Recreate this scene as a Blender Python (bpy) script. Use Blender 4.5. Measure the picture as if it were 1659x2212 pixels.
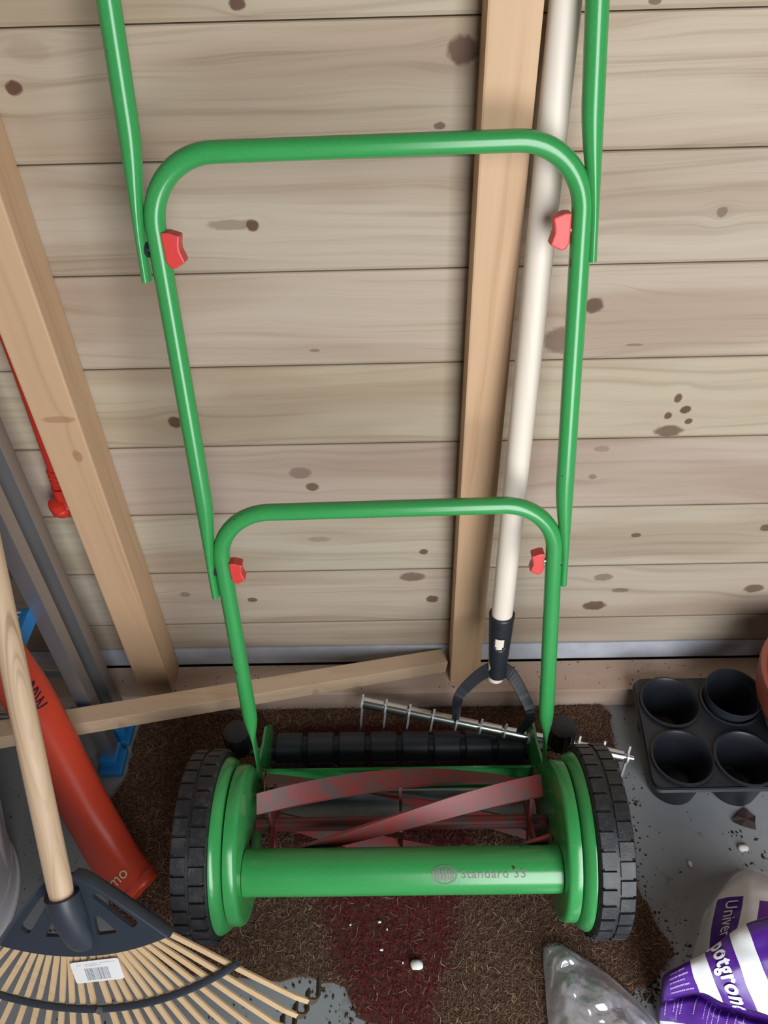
import bpy, bmesh, math, random
import numpy as np
from mathutils import Vector, Matrix, noise as mnoise

for o in list(bpy.data.objects): bpy.data.objects.remove(o)
C = bpy.context.scene.collection
PI = math.pi
random.seed(7); np.random.seed(7)

# ------------------------------------------------------------------ camera
IW, IH, FL = 1659.0, 2212.0, 1720.0
CAM = np.array([0.0, -0.82562, 1.14559])
PITCH, YAW, ROLL = 0.7415534, 0.0188240, -0.0317146
def cam_axes():
    cp, sp, cy, sy, cr, sr = math.cos(PITCH), math.sin(PITCH), math.cos(YAW), math.sin(YAW), math.cos(ROLL), math.sin(ROLL)
    Z = np.array([[cy, -sy, 0], [sy, cy, 0], [0, 0, 1]])
    f = Z @ np.array([0, cp, -sp]); u = Z @ np.array([0, sp, cp]); r = Z @ np.array([1.0, 0, 0])
    return cr * r + sr * u, cr * u - sr * r, f
CR, CU, CF = cam_axes()
cd = bpy.data.cameras.new('camera'); cam = bpy.data.objects.new('camera', cd); C.objects.link(cam)
cd.sensor_fit = 'VERTICAL'; cd.sensor_height = 24.0; cd.lens = FL / IH * 24.0; cd.clip_start = 0.01; cd.clip_end = 50
cam.matrix_world = Matrix(((CR[0], CU[0], -CF[0], CAM[0]), (CR[1], CU[1], -CF[1], CAM[1]), (CR[2], CU[2], -CF[2], CAM[2]), (0, 0, 0, 1)))
bpy.context.scene.camera = cam
def ray(px): return CF + CR * (px[0] - IW / 2) / FL - CU * (px[1] - IH / 2) / FL
def at(px, x=None, y=None, z=None, depth=None):      # pixel -> point on the plane that carries the thing
    d = ray(px)
    t = depth if depth is not None else ((x - CAM[0]) / d[0] if x is not None else ((y - CAM[1]) / d[1] if y is not None else (z - CAM[2]) / d[2]))
    return Vector(CAM + t * d)
def onplane(px, P0, n):
    d = ray(px); n = np.array(n, float)
    return Vector(CAM + (((np.array(P0) - CAM) @ n) / (d @ n)) * d)

# ------------------------------------------------------------------ light
W = bpy.data.worlds.new('world'); bpy.context.scene.world = W; W.use_nodes = True
bg = W.node_tree.nodes['Background']; bg.inputs['Color'].default_value = (1.0, 1.0, 1.0, 1); bg.inputs['Strength'].default_value = 0.03
def area(name, loc, target, sx, sy, power, col):
    l = bpy.data.lights.new(name, 'AREA'); l.shape = 'RECTANGLE'; l.size = sx; l.size_y = sy; l.energy = power; l.color = col
    o = bpy.data.objects.new(name, l); C.objects.link(o); o.location = loc
    o.rotation_euler = (Vector(target) - Vector(loc)).to_track_quat('-Z', 'Y').to_euler(); return o
area('open_doorway_offscreen', (.62, -1.80, 1.0), (.62, 0, 1.0), .9, 1.9, 62, (0.97, 0.985, 1.0))   # open shed door behind the photographer
vs = bpy.context.scene.view_settings
vs.view_transform = 'Standard'; vs.look = 'None'; vs.gamma = 1.0; vs.use_curve_mapping = False; vs.exposure = -0.25

# ------------------------------------------------------------------ helpers
def tag(o, label=None, cat=None, group=None, kind=None):
    if label: o['label'] = label
    if cat: o['category'] = cat
    if group: o['group'] = group
    if kind: o['kind'] = kind
    return o
def thing(name, label, cat, loc=(0, 0, 0), group=None):
    o = bpy.data.objects.new(name, None); C.objects.link(o); o.location = loc; o.empty_display_size = 0.05
    return tag(o, label, cat, group)
def link(name, me, mat, parent=None, smooth=False, sharp=None):
    o = bpy.data.objects.new(name, me); C.objects.link(o)
    if mat is not None:
        for m in (mat if isinstance(mat, (list, tuple)) else [mat]):
            if len(me.materials) < 20: me.materials.append(m)
    if parent is not None:
        o.parent = parent
        if parent.parent is None: o.matrix_parent_inverse = Matrix.Translation(-Vector(parent.location))   # parts keep world coordinates
    if smooth:
        me.shade_smooth()
        if sharp: me.set_sharp_from_angle(angle=math.radians(sharp))
    return o
class MB:
    def __init__(s): s.v = []; s.f = []; s.m = []
    def add(s, vs, fs, mi=0):
        b = len(s.v); s.v += [tuple(v) for v in vs]; s.f += [tuple(b + i for i in f) for f in fs]; s.m += [mi] * len(fs); return s
    def box(s, c, size, axes=None, mi=0):
        ax = axes or (Vector((1, 0, 0)), Vector((0, 1, 0)), Vector((0, 0, 1))); c = Vector(c)
        vs = [c + ax[0] * (size[0] / 2 * i) + ax[1] * (size[1] / 2 * j) + ax[2] * (size[2] / 2 * k) for k in (-1, 1) for j in (-1, 1) for i in (-1, 1)]
        return s.add(vs, [(0, 2, 3, 1), (4, 5, 7, 6), (0, 1, 5, 4), (2, 6, 7, 3), (0, 4, 6, 2), (1, 3, 7, 5)], mi)
    def rings(s, rings, cap0=True, cap1=True, closed=True, mi=0):
        n = len(rings[0]); vs = [v for r in rings for v in r]; fs = []
        for i in range(len(rings) - 1):
            for j in range(n if closed else n - 1):
                a, b = i * n + j, i * n + (j + 1) % n
                fs.append((a, b, b + n, a + n))
        if cap0: fs.append(tuple(reversed(range(n))))
        if cap1: fs.append(tuple((len(rings) - 1) * n + j for j in range(n)))
        return s.add(vs, fs, mi)
    def tube(s, path, r, n=12, cap=True, up=None, mi=0):
        path = [Vector(q) for q in path]; R = []
        nrm = None
        for i, q in enumerate(path):
            t = (path[min(i + 1, len(path) - 1)] - path[max(i - 1, 0)]).normalized()
            if nrm is None:
                a = Vector(up) if up is not None else (Vector((0, 0, 1)) if abs(t.z) < .9 else Vector((1, 0, 0)))
                nrm = (a - t * a.dot(t)).normalized()
            else: nrm = (nrm - t * nrm.dot(t)).normalized()
            b = t.cross(nrm); rr = r[i] if isinstance(r, (list, tuple)) else r
            ra, rb = rr if isinstance(rr, (list, tuple)) else (rr, rr)
            R.append([q + nrm * (ra * math.cos(2 * PI * k / n)) + b * (rb * math.sin(2 * PI * k / n)) for k in range(n)])
        return s.rings(R, cap, cap, mi=mi)
    def lathe(s, prof, c=(0, 0, 0), axis='z', n=32, a0=0, a1=2 * PI, mi=0, capends=False):
        c = Vector(c); full = abs(a1 - a0 - 2 * PI) < 1e-6; m = n if full else n + 1; R = []
        for (r, h) in prof:
            ring = []
            for k in range(m):
                a = a0 + (a1 - a0) * k / n; x, y = r * math.cos(a), r * math.sin(a)
                ring.append(c + (Vector((x, y, h)) if axis == 'z' else Vector((h, x, y))))
            R.append(ring)
        return s.rings(R, capends, capends, full, mi)
    def prism(s, poly, o, ax, ay, az, h0, h1, mi=0):
        o, ax, ay, az = Vector(o), Vector(ax), Vector(ay), Vector(az); n = len(poly)
        vs = [o + ax * p[0] + ay * p[1] + az * h for h in (h0, h1) for p in poly]
        return s.add(vs, [tuple(reversed(range(n))), tuple(range(n, 2 * n))] + [(i, (i + 1) % n, n + (i + 1) % n, n + i) for i in range(n)], mi)
    def mesh(s, name='m', bevel=0, seg=2, fix=True):
        me = bpy.data.meshes.new(name); me.from_pydata(s.v, [], s.f)
        if any(s.m): me.polygons.foreach_set('material_index', s.m)
        if fix or bevel:
            bm = bmesh.new(); bm.from_mesh(me)
            if fix: bmesh.ops.recalc_face_normals(bm, faces=bm.faces)
            if bevel:
                es = [e for e in bm.edges if len(e.link_faces) == 2 and e.calc_face_angle(0) > 0.6]
                bmesh.ops.bevel(bm, geom=es, offset=bevel, segments=seg, profile=.6, affect='EDGES', clamp_overlap=True)
            bm.to_mesh(me); bm.free()
        return me
    def build(s, name, mat, parent=None, bevel=0, seg=2, smooth=False, sharp=35, fix=True):
        return link(name, s.mesh(name, bevel, seg, fix), mat, parent, smooth, sharp)
def catmull(P, n):
    P = [Vector(q) for q in P]; out = []
    for i in range(len(P) - 1):
        a, b, c, d = P[max(i - 1, 0)], P[i], P[i + 1], P[min(i + 2, len(P) - 1)]
        for k in range(n):
            t = k / n
            out.append(0.5 * ((2 * b) + (c - a) * t + (2 * a - 5 * b + 4 * c - d) * t * t + (3 * b - a - 3 * c + d) * t ** 3))
    out.append(P[-1]); return out
def lerp(a, b, t): return a + (b - a) * t
def text_mesh(body, size, spacing=1.0, bold=0.0):
    cu = bpy.data.curves.new('txt', 'FONT'); cu.body = body; cu.size = size; cu.space_character = spacing; cu.offset = bold
    cu.align_x = 'CENTER'; cu.align_y = 'CENTER'; cu.resolution_u = 3
    o = bpy.data.objects.new('txt', cu); C.objects.link(o)
    dg = bpy.context.evaluated_depsgraph_get(); me = bpy.data.meshes.new_from_object(o.evaluated_get(dg))
    bpy.data.objects.remove(o); bm = bmesh.new(); bm.from_mesh(me)
    bmesh.ops.triangulate(bm, faces=bm.faces)
    for _ in range(5):                               # fine enough to follow curved surfaces
        long_ = [e for e in bm.edges if e.calc_length() > size * .10]
        if not long_: break
        bmesh.ops.subdivide_edges(bm, edges=long_, cuts=1); bmesh.ops.triangulate(bm, faces=[f for f in bm.faces if len(f.verts) > 3])
    bm.to_mesh(me); bm.free(); return me

# ------------------------------------------------------------------ materials
class NT:
    def __init__(s, name):
        s.m = bpy.data.materials.new(name); s.m.use_nodes = True; s.t = s.m.node_tree; s.b = s.t.nodes['Principled BSDF']
    def n(s, typ, **k):
        o = s.t.nodes.new(typ)
        for a, v in k.items(): setattr(o, a, v)
        return o
    def set(s, sock, v):
        if hasattr(v, 'is_linked') or isinstance(v, bpy.types.NodeSocket): s.t.links.new(v, sock)
        else: sock.default_value = v
    def math(s, op, a, b=None, c=None):
        o = s.n('ShaderNodeMath', operation=op); s.set(o.inputs[0], a)
        if b is not None: s.set(o.inputs[1], b)
        if c is not None: s.set(o.inputs[2], c)
        return o.outputs[0]
    def noise(s, vec, scale, detail=3, rough=.5, dist=0):
        o = s.n('ShaderNodeTexNoise'); o.inputs['Scale'].default_value = scale; o.inputs['Detail'].default_value = detail
        o.inputs['Roughness'].default_value = rough; o.inputs['Distortion'].default_value = dist
        if vec is not None: s.t.links.new(vec, o.inputs['Vector'])
        return o.outputs['Fac']
    def ramp(s, fac, stops, interp='LINEAR'):
        o = s.n('ShaderNodeValToRGB'); r = o.color_ramp; r.interpolation = interp
        while len(r.elements) < len(stops): r.elements.new(0.5)
        for e, (p, c) in zip(r.elements, stops): e.position = p; e.color = (c[0], c[1], c[2], 1) if not isinstance(c, (int, float)) else (c, c, c, 1)
        s.t.links.new(fac, o.inputs[0]); return o.outputs[0]
    def mix(s, fac, a, b, blend='MIX'):
        o = s.n('ShaderNodeMix', data_type='RGBA', blend_type=blend)
        s.set(o.inputs[0], fac)
        for sock, v in ((o.inputs[6], a), (o.inputs[7], b)):
            if isinstance(v, (tuple, list)): sock.default_value = (v[0], v[1], v[2], 1)
            else: s.t.links.new(v, sock)
        return o.outputs[2]
    def coord(s, kind='Object'):
        return s.n('ShaderNodeTexCoord').outputs[kind]
    def mapping(s, vec, scale=(1, 1, 1), loc=(0, 0, 0), rot=(0, 0, 0)):
        o = s.n('ShaderNodeMapping'); s.t.links.new(vec, o.inputs[0])
        o.inputs['Scale'].default_value = scale; o.inputs['Location'].default_value = loc; o.inputs['Rotation'].default_value = rot
        return o.outputs[0]
    def bump(s, h, strength=.3, dist=.001):
        o = s.n('ShaderNodeBump'); o.inputs['Strength'].default_value = strength; o.inputs['Distance'].default_value = dist
        s.t.links.new(h, o.inputs['Height']); s.t.links.new(o.outputs[0], s.b.inputs['Normal'])
    def done(s, col, rough=.5, metal=0, spec=.5):
        if isinstance(col, (tuple, list)): s.b.inputs['Base Color'].default_value = (col[0], col[1], col[2], 1)
        else: s.t.links.new(col, s.b.inputs['Base Color'])
        s.set(s.b.inputs['Roughness'], rough); s.b.inputs['Metallic'].default_value = metal
        s.b.inputs['Specular IOR Level'].default_value = spec; return s.m

def m_plain(name, col, rough=.5, metal=0, var=.15, scale=30, spec=.5, bump=0):
    n = NT(name); f = n.noise(n.coord(), scale, 4, .6)
    c = n.mix(n.math('MULTIPLY', f, 1.0), tuple(q * (1 - var) for q in col), tuple(min(1, q * (1 + var)) for q in col))
    if bump: n.bump(n.noise(n.coord(), scale * 8, 3), bump, .001)
    return n.done(c, rough, metal, spec)

def m_wood(name, light, dark, axis='x', freq=70, seed=0.0, knots=(), rough=.6, contrast=1.0, blotch=None, knotcol=(.09, .04, .022), stretch=2.0):
    """knots: (along, across, r_along, r_across, darkness) in object space; the grain bends round them"""
    n = NT(name); sp = n.n('ShaderNodeSeparateXYZ'); n.t.links.new(n.coord(), sp.inputs[0])
    ia, ib, ic = {'x': (0, 2, 1), 'z': (2, 0, 1), 'y': (1, 0, 2)}[axis]
    A, B, D = sp.outputs[ia], sp.outputs[ib], sp.outputs[ic]
    def comb(a, b, c):
        o = n.n('ShaderNodeCombineXYZ'); n.set(o.inputs[0], a); n.set(o.inputs[1], b); n.set(o.inputs[2], c); return o.outputs[0]
    low = n.noise(comb(n.math('MULTIPLY', A, 1.6), n.math('MULTIPLY', B, 7.0), seed), 1.0, 2)
    v = n.math('ADD', n.math('ADD', B, D), n.math('MULTIPLY', low, .10))
    mask = None
    for (ka, kb, ra, rb, dk) in knots:
        da = n.math('SUBTRACT', A, ka); db = n.math('SUBTRACT', B, kb)
        q = n.math('ADD', n.math('POWER', n.math('ABSOLUTE', n.math('MULTIPLY', da, .33 / ra)), 2.0), n.math('POWER', n.math('ABSOLUTE', n.math('MULTIPLY', db, .42 / rb)), 2.0))
        e = n.math('POWER', 2.718, n.math('MULTIPLY', q, -1.0))
        v = n.math('SUBTRACT', v, n.math('MULTIPLY', n.math('MULTIPLY', db, .8), e))
        wob = n.math('MULTIPLY', n.noise(n.coord(), 130, 2), .9)
        q2 = n.math('ADD', n.math('ADD', n.math('POWER', n.math('ABSOLUTE', n.math('MULTIPLY', da, 1 / ra)), 2.0), n.math('POWER', n.math('ABSOLUTE', n.math('MULTIPLY', db, 1 / rb)), 2.0)), wob)
        mr = n.n('ShaderNodeMapRange', interpolation_type='SMOOTHSTEP'); n.set(mr.inputs[0], q2)
        mr.inputs[1].default_value = 1.65; mr.inputs[2].default_value = .95; mr.inputs[3].default_value = 0; mr.inputs[4].default_value = dk
        mask = mr.outputs[0] if mask is None else n.math('MAXIMUM', mask, mr.outputs[0])
    g = n.noise(comb(n.math('MULTIPLY', A, stretch), n.math('MULTIPLY', v, freq), seed * 3.1), 1.0, 3, .55)
    fine = n.noise(comb(n.math('MULTIPLY', A, 9), n.math('MULTIPLY', v, freq * 6), seed), 1.0, 2)
    gg = n.math('ADD', n.math('MULTIPLY', g, .78), n.math('MULTIPLY', fine, .22))
    h = .17 / contrast
    col = n.ramp(gg, [(max(0, .5 - h), dark), (.5 - h * .2, tuple(lerp(dark[i], light[i], .7) for i in range(3))), (min(1, .5 + h), light)])
    if blotch:
        bl = n.noise(comb(n.math('MULTIPLY', A, 2.6), n.math('MULTIPLY', B, 16), seed + 5), 1.0, 2, .4)
        col = n.mix(n.ramp(bl, [(.42, 0.0), (.62, .8)]), col, n.mix(.75, col, blotch, 'MULTIPLY'))
    if mask is not None: col = n.mix(mask, col, knotcol)
    n.bump(gg, .12, .0006)
    return n.done(col, rough, 0, .35)

def m_green():
    n = NT('green_paint'); f = n.noise(n.coord(), 9, 3); chips = n.noise(n.coord(), 55, 5, .62)
    c = n.mix(f, (.032, .27, .068), (.046, .33, .090))
    c = n.mix(n.ramp(chips, [(.695, 0.0), (.712, 1.0)]), c, (.06, .04, .025))
    dust = n.noise(n.coord(), 300, 4, .7)
    c = n.mix(n.ramp(dust, [(.55, 0.0), (.85, .35)]), c, (.25, .3, .2))
    n.bump(n.noise(n.coord(), 120, 3), .05, .001)
    return n.done(c, .22, 0, .6)
GREEN = m_green()
BLACK = m_plain('black_plastic', (.017, .020, .027), .42, 0, .25, 40)
BLACK2 = m_plain('slate_black_plastic', (.028, .036, .052), .42, 0, .15, 30)
def _rub():
    n = NT('tyre_rubber'); c = n.mix(n.ramp(n.noise(n.coord(), 70, 5, .7), [(.5, 0.0), (.75, .6)]), (.013, .014, .018), (.075, .072, .07))
    n.bump(n.noise(n.coord(), 400, 3), .3, .001); return n.done(c, .5, 0, .55)
RUBBER = _rub()
RED = m_plain('red_plastic', (.62, .045, .04), .42, 0, .1, 20)
REDBLADE = NT('worn_red_paint')
def _rb():
    n = REDBLADE; f = n.noise(n.coord(), 38, 5, .65)
    c = n.mix(n.ramp(f, [(.45, 0.0), (.62, 1.0)]), (.19, .028, .026), (.085, .055, .055)); return n.done(c, .5)
REDBLADE = _rb()
STEEL = m_plain('zinc_steel', (.72, .74, .77), .22, 1.0, .1, 80)
DULL = m_plain('dull_grey_steel', (.26, .28, .29), .45, .8, .25, 60)
RUST = m_plain('rusty_steel', (.10, .06, .035), .75, .2, .4, 90)
ALU = m_plain('aluminium', (.40, .40, .42), .38, .85, .05, 20)
BLUE = m_plain('blue_plastic', (.015, .20, .52), .4, 0, .1, 20)
ORANGE = m_plain('orange_plastic', (.50, .048, .022), .40, 0, .08, 12)
ORANGERED = m_plain('orange_red_plastic', (.55, .035, .02), .35, 0, .1, 25)
DARKINK = m_plain('dark_print', (.02, .018, .03), .5)
CREAMINK = m_plain('cream_print', (.62, .48, .36), .5)
GREYINK = m_plain('grey_print', (.20, .17, .17), .55, 0, .3, 300)
WHITEP = m_plain('white_paper', (.82, .82, .82), .5, 0, .04, 40)
WHITEBIN = m_plain('pale_grey_plastic', (.60, .60, .64), .38, 0, .06, 8)
TERRA = m_plain('terracotta_plastic', (.30, .075, .05), .45, 0, .12, 15)
PURPLE = m_plain('purple_foil', (.085, .018, .27), .28, 0, .12, 12)
BAGWHITE = m_plain('white_foil', (.80, .83, .86), .30, 0, .04, 12)
BAGINK = m_plain('white_print', (.85, .83, .9), .4)
DIRT = m_plain('dry_soil', (.045, .028, .018), .95, 0, .5, 90)
WHITEBIT = m_plain('white_crumb', (.8, .8, .78), .7, 0, .1, 60)
LEAFM = m_plain('dead_leaf', (.055, .035, .030), .8, 0, .3, 60)
STRAW = m_plain('straw', (.5, .36, .2), .7)
POLE = m_wood('pale_beech', (.80, .72, .63), (.70, .61, .51), 'z', 60, 2.0, rough=.5, contrast=.6)
ASH = m_wood('ash_wood', (.62, .45, .30), (.36, .23, .135), 'y', 210, 4.0, rough=.5, contrast=1.1, stretch=3)
BAMBOO = m_wood('bamboo', (.66, .47, .28), (.52, .35, .19), 'y', 160, 6.0, rough=.5, contrast=.6)
PINE = m_wood('pine', (.58, .385, .235), (.46, .285, .16), 'z', 75, 9.0, rough=.55, contrast=.75,
              knots=((.545, -.388, .010, .006, .5), (.60, -.395, .005, .022, .45)), knotcol=(.26, .11, .045))
BATTENM = m_wood('spruce_batten', (.62, .46, .32), (.50, .34, .22), 'x', 75, 11.0, rough=.6, contrast=.7,
                 knots=((-.40, .14, .006, .02, .35), (-.13, .09, .007, .02, .35)), knotcol=(.3, .15, .07))
SILLM = m_wood('dusty_sill_wood', (.66, .51, .42), (.52, .37, .28), 'x', 50, 13.0, rough=.75, contrast=.6, blotch=(.6, .5, .42))
STRIPM = m_plain('grey_membrane', (.50, .53, .60), .5, 0, .3, 25)

# ------------------------------------------------------------------ structure
def m_floor():
    n = NT('concrete_floor'); co = n.coord()
    a = n.noise(co, 5, 5, .6); b = n.noise(co, 60, 4, .65); d = n.noise(co, 17, 5, .7)
    c = n.mix(a, (.25, .27, .29), (.36, .38, .40)); c = n.mix(n.math('MULTIPLY', b, .35), c, (.20, .21, .22))
    c = n.mix(n.ramp(d, [(.60, 0.0), (.72, .65)]), c, (.11, .095, .075))
    sp = n.noise(co, 150, 3, .6); c = n.mix(n.ramp(sp, [(.70, 0.0), (.76, .8)]), c, (.06, .05, .04))
    n.bump(b, .25, .001); return n.done(c, .78, 0, .3)
tag(MB().box((.15, -.85, -.02), (2.4, 1.9, .04)).build('floor', m_floor()), kind='structure')
wall = tag(MB().box((.15, .034, 1.05), (2.4, .012, 2.1)).build('wall_back', m_plain('sheathing', (.38, .29, .20), .8)), kind='structure')
PHT = .12; Z0 = .99
def seam(k): return Z0 - PHT * k
KN = {-1: [(512, 8, 20, 16, .95), (1415, 2, 16, 9, .8)],
      0: [(30, 190, 19, 18, .95), (1000, 108, 36, 34, .9), (950, 272, 14, 9, .8), (60, 110, 50, 30, .12)],
      1: [(545, 487, 15, 14, .95), (500, 486, 60, 12, .45), (1560, 458, 13, 12, .6)],
      2: [(1283, 660, 22, 18, .9), (1215, 735, 46, 30, .65), (680, 757, 12, 4, .5), (1370, 745, 20, 3, .5)],
      3: [(378, 912, 16, 13, .9), (1465, 860, 9, 10, .9), (1481, 885, 13, 9, .95), (1443, 898, 9, 8, .9), (1487, 910, 9, 7, .9), (1444, 931, 32, 13, .8)],
      4: [(648, 1022, 26, 13, .5), (674, 1052, 15, 9, .8), (1300, 970, 18, 7, .35), (1280, 1030, 9, 6, .5)],
      5: [(915, 1192, 10, 6, .85), (1374, 1156, 12, 5, .8), (1655, 1140, 14, 8, .8), (690, 1165, 26, 6, .3)],
      6: [(545, 1296, 12, 5, .8), (400, 1284, 12, 6, .45), (890, 1246, 30, 10, .7), (934, 1294, 14, 8, .85), (1304, 1247, 22, 8, .55), (1340, 1275, 20, 5, .6), (1284, 1308, 27, 10, .85), (1628, 1271, 22, 9, .75)],
      7: [], }
TONE = {-1: ((.55, .485, .39), (.41, .34, .26)), 0: ((.56, .485, .40), (.41, .335, .26)), 1: ((.55, .485, .415), (.42, .355, .285)), 2: ((.56, .48, .415), (.43, .35, .285)),
        3: ((.57, .505, .41), (.44, .375, .285)), 4: ((.56, .475, .425), (.46, .37, .32)), 5: ((.58, .53, .45), (.46, .405, .335)), 6: ((.58, .515, .45), (.44, .37, .315)), 7: ((.55, .485, .42), (.46, .385, .32))}
for k in range(-9, 8):
    zt = seam(k); zb = seam(k + 1) if k < 7 else .087
    kn = []
    for (px, py, ra, rb, dk) in KN.get(k, []):
        c = at((px, py), y=0); c2 = at((px + ra, py), y=0); c3 = at((px, py + rb), y=0)
        kn.append((c.x, c.z, abs(c2.x - c.x), abs(c3.z - c.z), dk))
    if not kn and k < -1: kn = [(random.uniform(-.6, .6), (zt + zb) / 2 + random.uniform(-.03, .03), .012, .010, .9)]
    lt, dk_ = TONE.get(k, TONE[k % 7 if k < -1 else 0])
    lt, dk_ = [tuple(q[i] * (.80, .765, .70)[i] for i in range(3)) for q in (lt, dk_)]
    mt = m_wood('shed_board_%d' % (k + 9), lt, dk_, 'x', 95 + 13 * (k % 3), 20.0 + k * 1.7, kn, .62, 1.0, blotch=(.72, .62, .55))
    b = MB(); yb = .026
    prof = [(0.0, zb + .0045), (0.0, zt - .0016), (.0012, zt - .0006), (yb, zt - .0006), (yb, zb + .0006), (.0022, zb + .0006)]
    b.rings([[Vector((x, y, z)) for (y, z) in prof] for x in (-1.05, 1.35)])
    b.build('plank', mt, wall)
tag(MB().box((.15, .0095, .0655), (2.4, .018, .041)).build('trim_1', STRIPM), kind='structure')
tag(MB().box((.15, -.034, .0225), (2.4, .06, .045)).build('trim_2', SILLM, bevel=.0015), kind='structure')
tag(MB().box((-.3985, -.0295, 1.085), (.053, .057, 2.08)).build('trim_3', PINE, bevel=.0025), kind='structure')
tag(MB().box((.1095, -.0235, 1.085), (.048, .045, 2.08)).build('trim_4', PINE, bevel=.0025), kind='structure')
wl = tag(MB().box((-1.06, -.91, 1.05), (.012, 1.8, 2.1)).build('wall_left', bpy.data.materials['sheathing']), kind='structure')
wm = m_wood('side_board', (.45, .37, .29), (.33, .25, .18), 'y', 95, 3.0, (), .62)
for k in range(-9, 8):
    zt = seam(k); zb = seam(k + 1) if k < 7 else .03
    MB().box((-1.043, -.91, (zt + zb) / 2), (.024, 1.68, zt - zb - .0016)).build('plank', wm, wl)

# ------------------------------------------------------------------ coir mat
MATZ = .009
mat_poly = [at(q, z=MATZ).xy for q in [(640, 1530), (900, 1526), (1180, 1526), (1300, 1522), (1318, 1540), (1335, 1640), (1345, 1700), (1360, 1780), (1366, 1860), (1385, 1930), (1410, 1975), (1440, 2020), (1455, 2055), (1440, 2088), (1418, 2108), (1385, 2130), (1350, 2150)]]
mat_poly += [Vector((.27, -.60)), Vector((.02, -.60))]
mat_poly += [at(q, z=MATZ).xy for q in [(835, 2225), (775, 2192), (760, 2160), (748, 2128), (650, 2110), (560, 2112), (470, 2105), (400, 2100), (345, 2085), (300, 2040), (262, 1990), (240, 1960), (238, 1890), (228, 1800), (232, 1725)]] + [Vector((-.428, -.19)), Vector((-.428, -.075))]
mat_poly = [Vector((q.x, min(q.y, -.0665))) for q in mat_poly]
red_poly = [Vector(q) for q in [(-.16, -.10), (.16, -.10)]] + [at(q, z=MATZ).xy for q in [(1010, 1860), (990, 1940), (985, 2010), (960, 2100), (930, 2212)]] + [Vector((.02, -.6)), Vector((-.04, -.6))] + [at(q, z=MATZ).xy for q in [(780, 2212), (745, 2120), (715, 2050), (700, 2000), (680, 1935), (640, 1860)]]
def inside(p, poly):
    x, y = p; c = False; j = len(poly) - 1
    for i in range(len(poly)):
        xi, yi, xj, yj = poly[i][0], poly[i][1], poly[j][0], poly[j][1]
        if (yi > y) != (yj > y) and x < (xj - xi) * (y - yi) / (yj - yi) + xi: c = not c
        j = i
    return c
def m_fibre(name, attr=True):
    n = NT(name); a = n.n('ShaderNodeAttribute'); a.attribute_name = 'fibre'
    return n.done(a.outputs['Color'], .85, 0, .2)
FIB = m_fibre('coir_fibre')
def fib_col(x, y, r):
    jx, jy = x + random.gauss(0, .006), y + random.gauss(0, .006)
    if inside((jx, jy), red_poly):
        c = random.choice([(.13, .018, .026), (.18, .025, .035), (.10, .015, .022), (.21, .04, .045)])
        if r < .04: c = (.28, .19, .15)
    else:
        c = random.choice([(.19, .115, .080), (.15, .090, .064), (.23, .14, .095), (.11, .066, .047), (.17, .105, .08)])
        if r < .07: c = (.36, .235, .145)
    return c
# body: bumpy slab
edge = []
for i in range(len(mat_poly)):
    a, b = mat_poly[i], mat_poly[(i + 1) % len(mat_poly)]; L = (b - a).length; nn = max(1, int(L / .012))
    for k in range(nn):
        q = a.lerp(b, k / nn); w = .0035; edge.append(Vector((q.x + random.uniform(-w, w), min(q.y + random.uniform(-w, w), -.066))))
bm = bmesh.new(); vv = [bm.verts.new((q.x, q.y, MATZ - .003)) for q in edge]; f = bm.faces.new(vv)
ex = bmesh.ops.extrude_face_region(bm, geom=[f]); 
for v in [g for g in ex['geom'] if isinstance(g, bmesh.types.BMVert)]: v.co.z = .0005
bmesh.ops.recalc_face_normals(bm, faces=bm.faces); bmesh.ops.triangulate(bm, faces=bm.faces)
me = bpy.data.meshes.new('doormat'); bm.to_mesh(me); bm.free()
def m_matbase():
    n = NT('coir_backing'); f = n.noise(n.coord(), 220, 4, .7); return n.done(n.mix(f, (.05, .026, .018), (.13, .07, .045)), .95, 0, .1)
doormat = tag(link('doormat', me, m_matbase()), 'worn brown coir doormat with a dark red patch under the mower', 'doormat')
V, Fc, COL = [], [], []
xs = [q.x for q in mat_poly]; ys = [q.y for q in mat_poly]
cnt = 0
while cnt < 80000:
    x, y = random.uniform(min(xs), max(xs)), random.uniform(min(ys), max(ys))
    if not inside((x, y), mat_poly): continue
    cnt += 1; r = random.random(); c = fib_col(x, y, r)
    L = random.uniform(.0025, .0065) * (2.2 if r < .03 else 1); a = random.uniform(0, 2 * PI); w = random.uniform(.00022, .00046); bend = random.uniform(-.9, .9)
    z = MATZ - .003 + random.uniform(0, .0025); p = Vector((x, y, z)); b = len(V); lift = random.uniform(-.05, .5)
    for k in range(3):
        d = Vector((math.cos(a), math.sin(a), lift * (1 - k * .6))); s = Vector((-math.sin(a), math.cos(a), 0)) * w
        V += [p - s, p + s]; COL += [c, c]; p = p + d * (L / 2); a += bend
    Fc += [(b, b + 1, b + 3, b + 2), (b + 2, b + 3, b + 5, b + 4)]
me = bpy.data.meshes.new('coir_pile'); me.from_pydata(V, [], Fc)
ca = me.color_attributes.new('fibre', 'FLOAT_COLOR', 'POINT'); ca.data.foreach_set('color', np.array([(c[0], c[1], c[2], 1) for c in COL], 'f').ravel())
tag(link('coir_pile', me, FIB, doormat), kind='stuff')

# ------------------------------------------------------------------ reel mower
YC, RW = -.349, .118; ZC = MATZ + RW
mower = thing('reel_mower', 'green push reel lawn mower with red wing nuts leaning on board wall', 'lawn mower', (0, YC, MATZ))
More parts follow.
